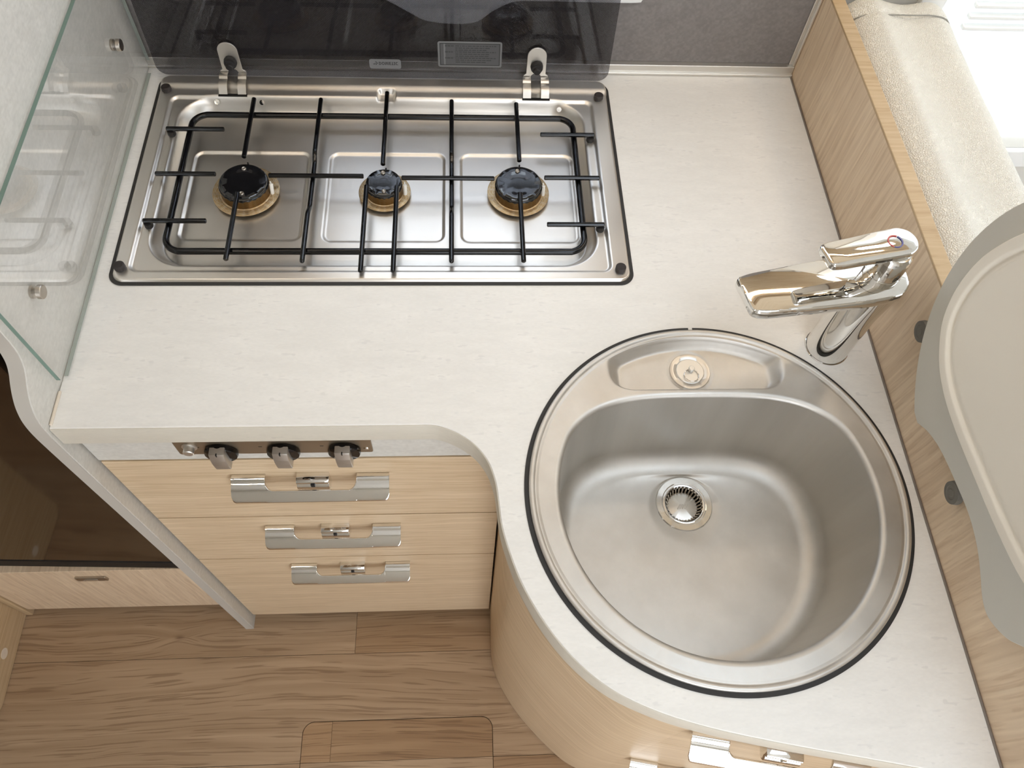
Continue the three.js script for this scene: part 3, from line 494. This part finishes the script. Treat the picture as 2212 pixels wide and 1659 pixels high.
  part(d, 'strainer_plate', merge([lathe([[0, -0.0089], [0.0165, -0.0089], [0.0184, -0.0097], [0.0184, -0.0115], [0, -0.0115]].reverse(), 64), ...logo]).translate(drain[0], dy, drain[1]), M.brushed, 'strainer plate embossed with four slanted bars');
  // plug parked in the soap tray
  const p = thing('sink_plug', 'small round steel plug with a pull ring in the soap tray', 'plug', [0.2545, 0.8870, -0.4432]);
  part(p, 'plug_rim', lathe([[0.0155, 0.0012], [0.0165, 0.0022], [0.0190, 0.0030], [0.0225, 0.0026], [0.0232, 0.0012], [0.0232, 0]].reverse(), 64), M.brushed);
  part(p, 'plug_disc', lathe([[0, 0], [0.0160, 0], [0.0160, 0.0024], [0.0152, 0.0030], [0, 0.0028]], 64), M.alu);
  part(p, 'plug_knob', lathe([[0, 0.0025], [0.0026, 0.0025], [0.0032, 0.0045], [0.0034, 0.0076], [0.0028, 0.0082], [0, 0.0082]], 32).translate(0.0012, 0, -0.0012), M.alu);
  part(p, 'pull_ring', new THREE.TorusGeometry(0.0082, 0.0005, 10, 48).rotateX(Math.PI / 2 - 0.10).translate(0.0006, 0.0042, 0.0062), M.chrome);
}

// ================================================================ TAP
{
  const t = thing('tap', 'chrome single-lever tap standing behind the sink', 'tap', [0.4143, 0.9, -0.4677]);
  // column
  part(t, 'column', gridGeo(72, 30, (u, v) => { const a = -u * Math.PI * 2, y = v * 0.128, e = ss((v - 0.55) / 0.45); const rx = lerp(0.0238, 0.0262, e), rz = lerp(0.0238, 0.0250, e); const f = v < 0.02 ? 1.0 : 1; return [rx * f * Math.cos(a) + 0.003 * e, y, rz * f * Math.sin(a)]; }, true), M.chrome);
  part(t, 'base_ring', lathe([[0.0225, 0], [0.0246, 0], [0.0248, 0.0012], [0.0240, 0.0018]], 64), M.chrome);
  const armShape = (pts) => poly(XZ(smooth2(pts, 160)));
  // flat tapering spout; local x runs away from the column
  const sp = [[-0.142, -0.0205], [-0.1415, 0.0], [-0.139, 0.0195], [-0.131, 0.0235], [-0.10, 0.0255], [-0.05, 0.0275], [0.0, 0.0270], [0.018, 0.0235], [0.029, 0.0120], [0.0315, 0], [0.029, -0.0120], [0.018, -0.0235], [0.0, -0.0275], [-0.05, -0.0300], [-0.10, -0.0270], [-0.134, -0.0240]];
  const rot = 0.155, spout = plan(armShape(sp), 0.121, 0.1335, 0.0030, 5).rotateY(rot);
  part(t, 'spout', toCreasedNormals(spout, 0.5), M.chrome);
  part(t, 'aerator', cyl(0.0095, 0.0105, [-0.121, 0.1165, -0.0002], [-0.121, 0.1225, -0.0002], 32).rotateY(rot), M.dark);
  part(t, 'neck', lathe([[0, 0.130], [0.0178, 0.130], [0.0178, 0.1425], [0.0174, 0.1430], [0.0168, 0.1430], [0.0168, 0.1440], [0.0174, 0.1440], [0.0174, 0.165], [0.0165, 0.1690], [0.0140, 0.172], [0, 0.1735]], 64).translate(0.001, 0, -0.001), M.chrome);
  const hd = [[-0.0735, -0.0118], [-0.074, 0], [-0.0725, 0.0118], [-0.067, 0.0142], [-0.04, 0.0155], [0.0, 0.0168], [0.012, 0.0160], [0.0215, 0.0095], [0.0245, 0], [0.0215, -0.0095], [0.012, -0.0160], [0.0, -0.0168], [-0.04, -0.0155], [-0.068, -0.0142]];
  const hrot = 0.235, lever = toCreasedNormals(plan(armShape(hd), 0, 0.0085, 0.0026, 5), 0.5).rotateZ(-0.015).rotateY(hrot).translate(-0.004, 0.1712, -0.006);
  const l = part(t, 'lever', lever, M.chrome);
  const arcRing = (a0, a1) => { const s = new THREE.Shape().absarc(0, 0, 0.0076, a0, a1, false); s.absarc(0, 0, 0.0062, a1, a0, true); s.closePath(); return plan(s, 0, 0.0003, 0, 1, 40).translate(-0.0035, 0.1799, -0.0062); };
  part(l, 'hot_mark', arcRing(Math.PI * 0.36, Math.PI * 1.36), M.red, 'red half of the temperature ring');
  part(l, 'cold_mark', arcRing(Math.PI * 1.38, Math.PI * 2.34), M.blue, 'blue half of the temperature ring');
}

// ================================================================ DRAWERS, KNOBS
// arched bow handle: width 0.19, built in a plane facing +z with its top at the origin
function bowHandle(parent, m) {
  const W = 0.1905, post = 0.0405, D = 0.034, th = 0.0036;
  const prof = (s) => { const d = s * D; if (d < 0.006) return [d, 0]; const q = (d - 0.006) / (D - 0.006); return [0.006 + q * 0.0235, -0.0025 * ss(q * 6) - 0.0165 * q * q * 0.9 - 0.002 * q]; };
  const xs = []; const n = 150; for (let i = 0; i <= n; i++) xs.push(i / n * W);
  for (const c of [post, W - post]) for (let i = -8; i <= 8; i++) xs.push(c + i * 0.0009); xs.sort((a, b) => a - b);
  const rIn = 0.0075, rOut = 0.0055, sBar = 0.60 * D;
  const s0 = (x) => { const e = Math.min(x, W - x) - post; if (e <= 0) return 0; if (e >= rIn * 1.3) return sBar / D; const q = 1 - e / (rIn * 1.3); return (sBar - rIn * 1.6 * (1 - Math.sqrt(Math.max(0, 1 - q * q)))) / D; };
  const s1 = (x) => { const e = Math.min(x, W - x); if (e >= rOut) return 1; const q = 1 - e / rOut; return 1 - rOut * (1 - Math.sqrt(Math.max(0, 1 - q * q))) / D; };
  const nx = xs.length - 1, ns = 22;
  const f = (k) => (u, v) => { const x = xs[Math.round(u * nx)], s = lerp(s0(x), s1(x), v), [z, y] = prof(s); const [za, ya] = prof(Math.max(0, s - 0.02)), [zb, yb] = prof(Math.min(1, s + 0.02)), L = Math.hypot(zb - za, yb - ya), c = Math.min(1, Math.min(v, 1 - v) * 12 + 0.35); return [x, y + k * (zb - za) / L * th / 2 * c, z - k * (yb - ya) / L * th / 2 * c]; };
  const top = gridGeo(nx, ns, f(1)), bot = gridGeo(nx, ns, f(-1)); const bi = bot.index.array; for (let i = 0; i < bi.length; i += 3) { const q = bi[i]; bi[i] = bi[i + 1]; bi[i + 1] = q; } bot.computeVertexNormals();
  const rim = (v) => gridGeo(nx, 2, (u, w) => { const a = f(1)(u, v), b = f(-1)(u, v); return [lerp(a[0], b[0], w), lerp(a[1], b[1], w), lerp(a[2], b[2], w)]; });
  const ends = [0, W].map((x) => gridGeo(ns, 1, (u, w) => f(w ? -1 : 1)(x / W, u)));
  return merge([top, bot, rim(0), rim(1), ...ends]);
}
const handleGeo = bowHandle();
// chrome push latch, 33 mm wide, top at the origin
const latchGeo = (() => { const s = new THREE.Shape(); s.moveTo(0, 0); s.lineTo(0.007, 0); s.quadraticCurveTo(0.0095, -0.0005, 0.0092, -0.004); s.lineTo(0.0080, -0.0055); s.lineTo(0.0100, -0.0085); s.quadraticCurveTo(0.0125, -0.015, 0.0070, -0.0215); s.lineTo(0, -0.0225); s.closePath(); return toCreasedNormals(extr(s, 0.0395, 0.0008).rotateY(-Math.PI / 2).translate(0.0395, 0, 0).scale(1, 1.1, 1.5), 0.5); })();
const latchButton = box(0.0175, 0.0225, -0.0095, -0.0030, 0.0110, 0.0160, 0.0008);
function drawer(parent, name, x0, x1, y0, y1, z, hx, hy, label, mat = M.oakH) {
  const d = part(parent, name, box(x0, x1, y0, y1, z - 0.017, z, 0.0009), mat, label);
  if (hy) {
    part(d, 'handle', handleGeo.clone().translate(hx, hy, z), M.chrome, 'polished bow handle');
    part(d, 'latch', latchGeo.clone().translate(hx + 0.0785, hy + 0.0045, z), M.chrome, 'small chrome push latch');
    part(d, 'latch_button', latchButton.clone().translate(hx + 0.0785, hy + 0.0045, z), M.dark);
  }
  return d;
}
{
  const t = thing('drawer_cabinet', 'oak drawer cabinet with three drawers and chrome handles under the hob', 'cabinet');
  part(t, 'fascia', box(-0.4236, 0.0475, 0.7872, 0.8648, -0.404, -0.3892, 0.0005), M.grey, 'grey panel above the drawers');
  part(t, 'carcass', merge([box(-0.4258, 0.0475, 0.03, 0.86, -0.424, -0.4065, 0), box(-0.4258, -0.41, 0.03, 0.86, -0.9, -0.42, 0), box(0.036, 0.0475, 0.03, 0.86, -0.9, -0.42, 0), box(-0.41, 0.036, 0.03, 0.045, -0.9, -0.42, 0)]), M.dark);
  drawer(t, 'drawer', -0.4218, 0.0455, 0.5955, 0.7850, -0.3880, -0.2838, 0.742);
  drawer(t, 'drawer', -0.4218, 0.0455, 0.4060, 0.5915, -0.3880, -0.2833, 0.558);
  drawer(t, 'drawer', -0.4218, 0.0455, 0.0370, 0.4020, -0.3880, -0.2820, 0.373, 'tall bottom drawer');
  part(t, 'plinth', box(-0.4258, 0.0475, 0.0, 0.034, -0.47, -0.455, 0), M.dark);
}
{
  const t = thing('control_panel', 'brown metal control strip with three gas knobs under the worktop edge', 'control panel');
  const zf = -0.3892;
  part(t, 'plate', extr(roundRect(-0.3250, -0.1062, 0.8055, 0.862, 0.003), 0.0025, 0.0006).translate(0, 0, zf), M.plate);
  for (const [x, y] of [[-0.3190, 0.8112], [-0.1130, 0.8165]]) part(t, 'screw', lathe([[0, 0.0015], [0.002, 0.0013], [0.0030, 0.0005], [0.0030, 0], [0, 0]].reverse(), 24).rotateX(Math.PI / 2).translate(x, y, zf + 0.0025), M.chrome);
  const b = part(t, 'igniter_button', lathe([[0, 0], [0.0085, 0], [0.0085, 0.0015], [0.0060, 0.0022], [0.0060, 0.0085], [0.0052, 0.0095], [0, 0.0095]], 40).rotateX(Math.PI / 2).translate(-0.3085, 0.8270, zf + 0.0025), M.alu, 'round silver push button');
  for (const x of [-0.2762, -0.2067, -0.1380]) {
    const y = 0.8150, k = part(t, 'knob', lathe([[0, 0], [0.0185, 0], [0.0188, 0.0022], [0.0178, 0.0052], [0.0165, 0.0060], [0, 0.0062]], 48).rotateX(Math.PI / 2).translate(x, y, zf + 0.0035), M.enamel, 'black knob disc');
    const s = new THREE.Shape(); s.moveTo(0.003, 0.0180); s.lineTo(0.0118, 0.0174); s.quadraticCurveTo(0.0172, 0.0030, 0.0138, -0.0176); s.lineTo(0.003, -0.0180); s.closePath();
    const grip = toCreasedNormals(extr(s, 0.0170, 0.0008, 3).rotateY(-Math.PI / 2).translate(x + 0.0085, y, zf + 0.004), 0.5);
    part(k, 'grip', grip, M.knobGrip, 'satin metal grip');
    part(k, 'pointer', box(x - 0.0007, x + 0.0007, y + 0.0120, y + 0.0178, zf + 0.0140, zf + 0.0170, 0.0002), M.dark);
    part(k, 'flame_mark', box(x - 0.0265, x - 0.0225, y + 0.009, y + 0.0098, zf + 0.0024, zf + 0.00275, 0).translate(0, 0, 0), M.dark);
  }
}
// ================================================================ CURVED SINK CABINET
{
  const t = thing('sink_cabinet', 'curved oak cabinet under the sink with chrome handles on its front', 'cabinet');
  const wallPts = [[0.0485, -0.404], [0.0486, -0.36], [0.0490, -0.3004], [0.0540, -0.272], [0.0640, -0.2475], [0.0780, -0.222], [0.0949, -0.1965], [0.1240, -0.1618], [0.1560, -0.1290], [0.1860, -0.1040], [0.2150, -0.0905], [0.2350, -0.0855]];
  const c = smooth2(wallPts, 90, false), dir = [Math.cos(0.195), Math.sin(0.195)];   // straight front runs on at about 11 degrees
  const end = [0.2350 + 0.235 * dir[0], -0.0855 + 0.235 * dir[1]];
  const inner = [...c, [0.2352, -0.0855]];
  const veneer = (pts, y0, y1) => { let acc = 0; const L = pts.map((p, i) => (i ? acc += Math.hypot(p[0] - pts[i - 1][0], p[1] - pts[i - 1][1]) : 0)); return gridGeo(pts.length - 1, 1, (u, v) => { const p = pts[Math.round(u * (pts.length - 1))]; return [p[0], lerp(y1, y0, v), p[1]]; }, false, (p, u, v) => [L[Math.round(u * (pts.length - 1))], lerp(y1, y0, v)]); };
  part(t, 'curved_panel', (() => { const back = offsetPath(inner, 0.012).reverse(); const g = plan(poly(XZ([...inner, ...back])), 0.004, 0.8635, 0); const gg = g.index ? g.toNonIndexed() : g; const uv = gg.attributes.uv, p = gg.attributes.position; for (let i = 0; i < uv.count; i++) { const x = p.getX(i), z = p.getZ(i); let best = 9, L = 0, acc = 0; for (let k = 0; k < inner.length; k++) { if (k) acc += Math.hypot(inner[k][0] - inner[k - 1][0], inner[k][1] - inner[k - 1][1]); const d = Math.hypot(x - inner[k][0], z - inner[k][1]); if (d < best) { best = d; L = acc; } } uv.setXY(i, L, p.getY(i)); } return toCreasedNormals(gg, 0.4); })(), M.oakH);
  const lipC = frontC.filter(([x, z]) => z > -0.275 && x < 0.185), lipO = offsetPath(lipC, 1).map(([x, z], i) => [x - lipC[i][0], z - lipC[i][1]]);
  const lipEdge = (d0, d1) => lipC.map(([x, z], i) => { const q = Math.abs(2 * i / (lipC.length - 1) - 1) ** 5, d = lerp(d0, d1, q); return [x + lipO[i][0] * d, z + lipO[i][1] * d]; });
  part(t, 'top_lip', boxUV(plan(poly(XZ([...lipEdge(0.0010, 0.0150), ...lipEdge(0.030, 0.030).reverse()])), 0.8485, 0.8648, 0.0006)), M.oakEdge, 'solid oak lip under the worktop');
  part(t, 'carcass', boxUV(plan(poly(XZ([[0.070, -0.90], [0.070, -0.34], [0.10, -0.24], [0.17, -0.150], [0.24, -0.112], [0.462, -0.068], [0.462, -0.90]])), 0.02, 0.10, 0)), M.dark);
  // straight front with two drawers, turned by about 11 degrees
  const fr = new THREE.Group(); fr.name = 'front'; fr.position.set(0.2403, 0, -0.0848); fr.rotation.y = -0.195; t.add(fr);
  const dr = (y0, y1, hy) => { const d = part(fr, 'drawer', box(-0.0047, 0.229, y0, y1, -0.017, 0, 0.0004), M.oakH); };
  dr(0.5945, 0.8630); dr(0.037, 0.5920);
  for (const hy of [0.742, 0.372]) { part(fr, 'handle', handleGeo.clone().translate(0, hy, 0), M.chrome, 'polished bow handle'); part(fr, 'latch', merge([latchGeo.clone().translate(0.0785, hy + 0.0045, 0), latchButton.clone().translate(0.0785, hy + 0.0045, 0)]), M.chrome); }
}

// ================================================================ RIGHT SIDE
{
  const t = thing('partition', 'upright oak partition board with a pale top edge right of the worktop', 'partition');
  const top = [[-0.9395, 1.0335], [-0.72, 1.039], [-0.60, 1.0405], [-0.45, 1.0405], [0.30, 1.0405]];
  part(t, 'board', boxUV(side(poly(ZY([...top.map(([z, y]) => [z, y - 0.003]).reverse(), [-0.9395, 0.0], [0.30, 0.0]])), 0.4708, 0.4885, 0.0004), true), M.oakV);
  part(t, 'edge_strip', boxUV(side(poly(ZY([...top.map(([z, y]) => [z, y - 0.0032]), ...top.slice().reverse()])), 0.4708, 0.4885, 0.0008)), M.oakEdge, 'pale solid edge strip along the top');
  single('edge_block', 'small oak block on the partition in the back corner', 'block', box(0.4700, 0.4890, 1.034, 1.10, -0.931, -0.9035, 0.001), M.oakEdge);
}
{ // rubber holders on the partition
  const hold = [[1.0000, -0.4235, 'round grey rubber holder left of the sink cover'], [0.9660, -0.2630, 'round grey rubber holder below the notch of the sink cover'], [0.9740, -0.4950, 'round grey rubber holder on the oak board behind the tap']];
  const geo = [lathe([[0, 0], [0.0055, 0], [0.0055, 0.0045], [0, 0.0045]], 32).rotateZ(Math.PI / 2), lathe([[0, 0.004], [0.0112, 0.004], [0.0116, 0.0055], [0.0110, 0.0098], [0.0070, 0.0104], [0.0062, 0.0098], [0.0042, 0.0098], [0.0034, 0.0104], [0, 0.0104]], 40).rotateZ(Math.PI / 2)];
  for (const [y, z, label] of hold) { const h = thing('rubber_holder', label, 'holder', [0.4708, y, z]); part(h, 'stem', geo[0], M.dark); part(h, 'disc', geo[1], M.holder); }
}
{ // sink cover with its cutting board
  const t = thing('sink_cover', 'grey sink cover carrying a cream board, hung on the oak partition', 'sink cover');
  const arcPts = (cz, cy, r, a0, a1, n) => Array.from({ length: n + 1 }, (_, i) => { const a = lerp(a0, a1, i / n) * Math.PI / 180; return [cz + r * Math.cos(a), cy + r * Math.sin(a)]; });
  const notch = [[-0.3395, 0.9622], [-0.3244, 0.9735], [-0.3031, 0.9829], [-0.2801, 0.9878], [-0.2558, 0.9912], [-0.2384, 0.9932], [-0.2221, 0.9932], [-0.1995, 0.9894], [-0.1786, 0.9818], [-0.1603, 0.9743], [-0.1455, 0.9738], [-0.1242, 0.9889], [-0.1129, 1.0073]];
  const outline = [...arcPts(-0.2666, 1.1159, 0.1746, 90, 241, 50), ...smooth2(notch, 80, false), ...arcPts(-0.2150, 1.1159, 0.150, -40, 90, 50)];
  part(t, 'base_plate', boxUV(side(poly(ZY(outline)), 0.4522, 0.4600, 0.0006)), M.coverGrey, 'grey base plate with finger notches');
  const inn = [[-0.3600, 1.2550], [-0.3915, 1.1917], [-0.4003, 1.1689], [-0.4072, 1.1397], [-0.4068, 1.108], [-0.4012, 1.0855], [-0.39, 1.065], [-0.3738, 1.051], [-0.3578, 1.0417], [-0.3368, 1.0357], [-0.3114, 1.0334], [-0.2796, 1.0343], [-0.2456, 1.0374], [-0.2134, 1.0404], [-0.1849, 1.0445], [-0.1648, 1.0484], [-0.1509, 1.0529], [-0.115, 1.070], [-0.085, 1.105], [-0.078, 1.15], [-0.09, 1.20], [-0.13, 1.25], [-0.19, 1.283], [-0.25, 1.29], [-0.31, 1.282]];
  const oc = smooth2(inn, 160), ctr = [-0.245, 1.155], shrink = (d) => oc.map(([z, y], i) => { const a = oc[(i + oc.length - 1) % oc.length], b = oc[(i + 1) % oc.length], tz = b[0] - a[0], ty = b[1] - a[1], L = Math.hypot(tz, ty) || 1; let nz = -ty / L, ny = tz / L; if (nz * (ctr[0] - z) + ny * (ctr[1] - y) < 0) { nz = -nz; ny = -ny; } return [z + nz * d, y + ny * d]; });
  const lv = [[0, 0.4522], [0, 0.4395], [0.0006, 0.4380], [0.0020, 0.4373], [0.0095, 0.4373], [0.0115, 0.4380], [0.0128, 0.4402], [0.0145, 0.4408], [0.0175, 0.4400], [0.0190, 0.4392], [0.0230, 0.4390]].map(([d, x]) => [shrink(d), x]);
  const lastR = lv[lv.length - 1]; lv.push([lastR[0].map(([z, y]) => [lerp(z, ctr[0], 0.5), lerp(y, ctr[1], 0.5)]), 0.4390], [lastR[0].map(() => ctr), 0.4390]);
  part(t, 'cutting_board', gridGeo(oc.length - 1, lv.length - 1, (u, v) => { const [p, x] = lv[Math.round(v * (lv.length - 1))], q = p[Math.round(u * (oc.length - 1))]; return [x, q[1], q[0]]; }, true, (p) => [p[2], p[1]]), M.cream, 'cream board with a grooved rim');
}
{ // seat backrest behind the partition
  const t = thing('seat_backrest', 'cream leatherette seat backrest behind the oak partition', 'seat');
  const wr = tnoise(91, 5, 5, 3);
  const cross = (() => { const s = new THREE.Shape(); roundRect(0.4935, 0.636, 0.42, 1.028, [0.03, 0.04, 0.032, 0.024], s); return s.getSpacedPoints(200).map((v) => [v.x, v.y]); })();
  const nz = 110, zA = -0.925, zB = -0.20;
  const seamZ = -0.885, seam = (z) => Math.exp(-(((z - seamZ) / 0.004) ** 2));
  part(t, 'cushion', gridGeo(cross.length - 1, nz, (u, v) => { const [x, y] = cross[Math.round(u * (cross.length - 1))]; const vv = v < 0.5 ? v : v; const z = lerp(zA, zB, vv); const e = Math.sqrt(Math.max(0, 1 - (1 - clamp(Math.min(z - zA, zB - z) / 0.03)) ** 2)); const w = (wr(u * 1, v) - 0.5) * 0.012 - 0.0022 * seam(z); const k = 0.955 + 0.045 * e, roll = y > 1.0 ? 0.007 * Math.exp(-(((x - 0.527) / 0.014) ** 2)) - 0.005 * Math.exp(-(((x - 0.575) / 0.022) ** 2)) : 0; return [0.56 + (x - 0.56) * k + w * (x < 0.56 ? -1 : 1) * 0.6, 0.78 + (y - 0.78) * k + (y > 1.0 ? w : 0) + roll, z]; }, false, (p, u, v) => [u * 1.6, v * 0.725]), M.leather);
  part(t, 'end_panel', boxUV(extr(roundRect(0.4995, 0.631, 0.44, 1.014, [0.03, 0.04, 0.032, 0.024]), 0.006, 0.002).translate(0, 0, zB - 0.008)), M.leather);
  const seamLine = []; for (let i = 0; i < cross.length; i++) { const [x, y] = cross[i]; if (y > 0.96) seamLine.push([0.56 + (x - 0.56) * 1.003, 0.78 + (y - 0.78) * 1.000, seamZ]); }
  part(t, 'piping', tube(seamLine.filter((_, i) => i % 3 === 0), 0.0009, false, 80, 8), M.leather, 'stitched seam across the cushion');
}
// ================================================================ PARTS OF THE ROOM OUT OF VIEW THAT THE METAL MIRRORS
{
  const t = thing('overhead_locker', 'oak overhead locker above the hob', 'locker');
  part(t, 'carcass', box(-0.424, 0.80, 1.52, 2.045, -0.938, -0.66, 0.002), M.oakH);
  part(t, 'door', box(-0.425, 0.19, 1.535, 2.03, -0.659, -0.643, 0.002), M.oakH); part(t, 'door', box(0.195, 0.795, 1.535, 2.03, -0.659, -0.643, 0.002), M.oakH);
  const em = std({ color: 0xffffff, emissive: LED_WARM, emissiveIntensity: LED_STRIP * 0.5 });
  const s = thing('led_strip', 'warm strip lamp under the overhead locker', 'lamp');
  part(s, 'diffuser', box(-0.36, 0.70, 1.512, 1.52, -0.70, -0.675, 0.002), em);
  const L = new THREE.RectAreaLight(LED_WARM, LED_STRIP, 1.05, 0.022); L.position.set(0.17, 1.5105, -0.6875); L.rotation.x = -Math.PI / 2; scene.add(L);
}
{
  const c = thing('downlight', 'round warm lamp under the right end of the overhead locker', 'lamp', [0.70, 1.52, -0.82]);
  part(c, 'lamp_ring', lathe([[0.040, 0], [0.050, 0], [0.051, -0.003], [0.047, -0.007], [0.041, -0.008], [0.040, -0.005]].reverse(), 48), M.satin);
  part(c, 'diffuser', lathe([[0, -0.005], [0.040, -0.005], [0.040, 0], [0, 0]], 48), std({ color: 0xffffff, emissive: LED_WARM, emissiveIntensity: LED_DOWN * 0.4 }));
  const L = new THREE.RectAreaLight(LED_WARM, LED_DOWN, 0.07, 0.07); L.position.set(0.70, 1.511, -0.82); L.rotation.x = -Math.PI / 2; scene.add(L);
}
for (const [x, z, lab] of [[-0.62, 0.05, 'round warm ceiling lamp above the drawers'], [0.10, 0.75, 'round warm ceiling lamp by the entrance']]) {
  const c = thing('ceiling_lamp', lab, 'lamp', [x, 2.05, z]);
  part(c, 'lamp_ring', lathe([[0.048, 0], [0.062, 0], [0.064, -0.004], [0.060, -0.010], [0.050, -0.012], [0.048, -0.008]].reverse(), 48), M.satin);
  part(c, 'diffuser', lathe([[0, -0.008], [0.048, -0.008], [0.048, 0], [0, 0]], 48), std({ color: 0xffffff, emissive: LED_WARM, emissiveIntensity: LED_SPOT * 0.4 }));
  const L = new THREE.RectAreaLight(LED_WARM, LED_SPOT, 0.085, 0.085); L.position.set(x, 2.0365, z); L.rotation.x = -Math.PI / 2; scene.add(L);
}
renderer.render(scene, camera);
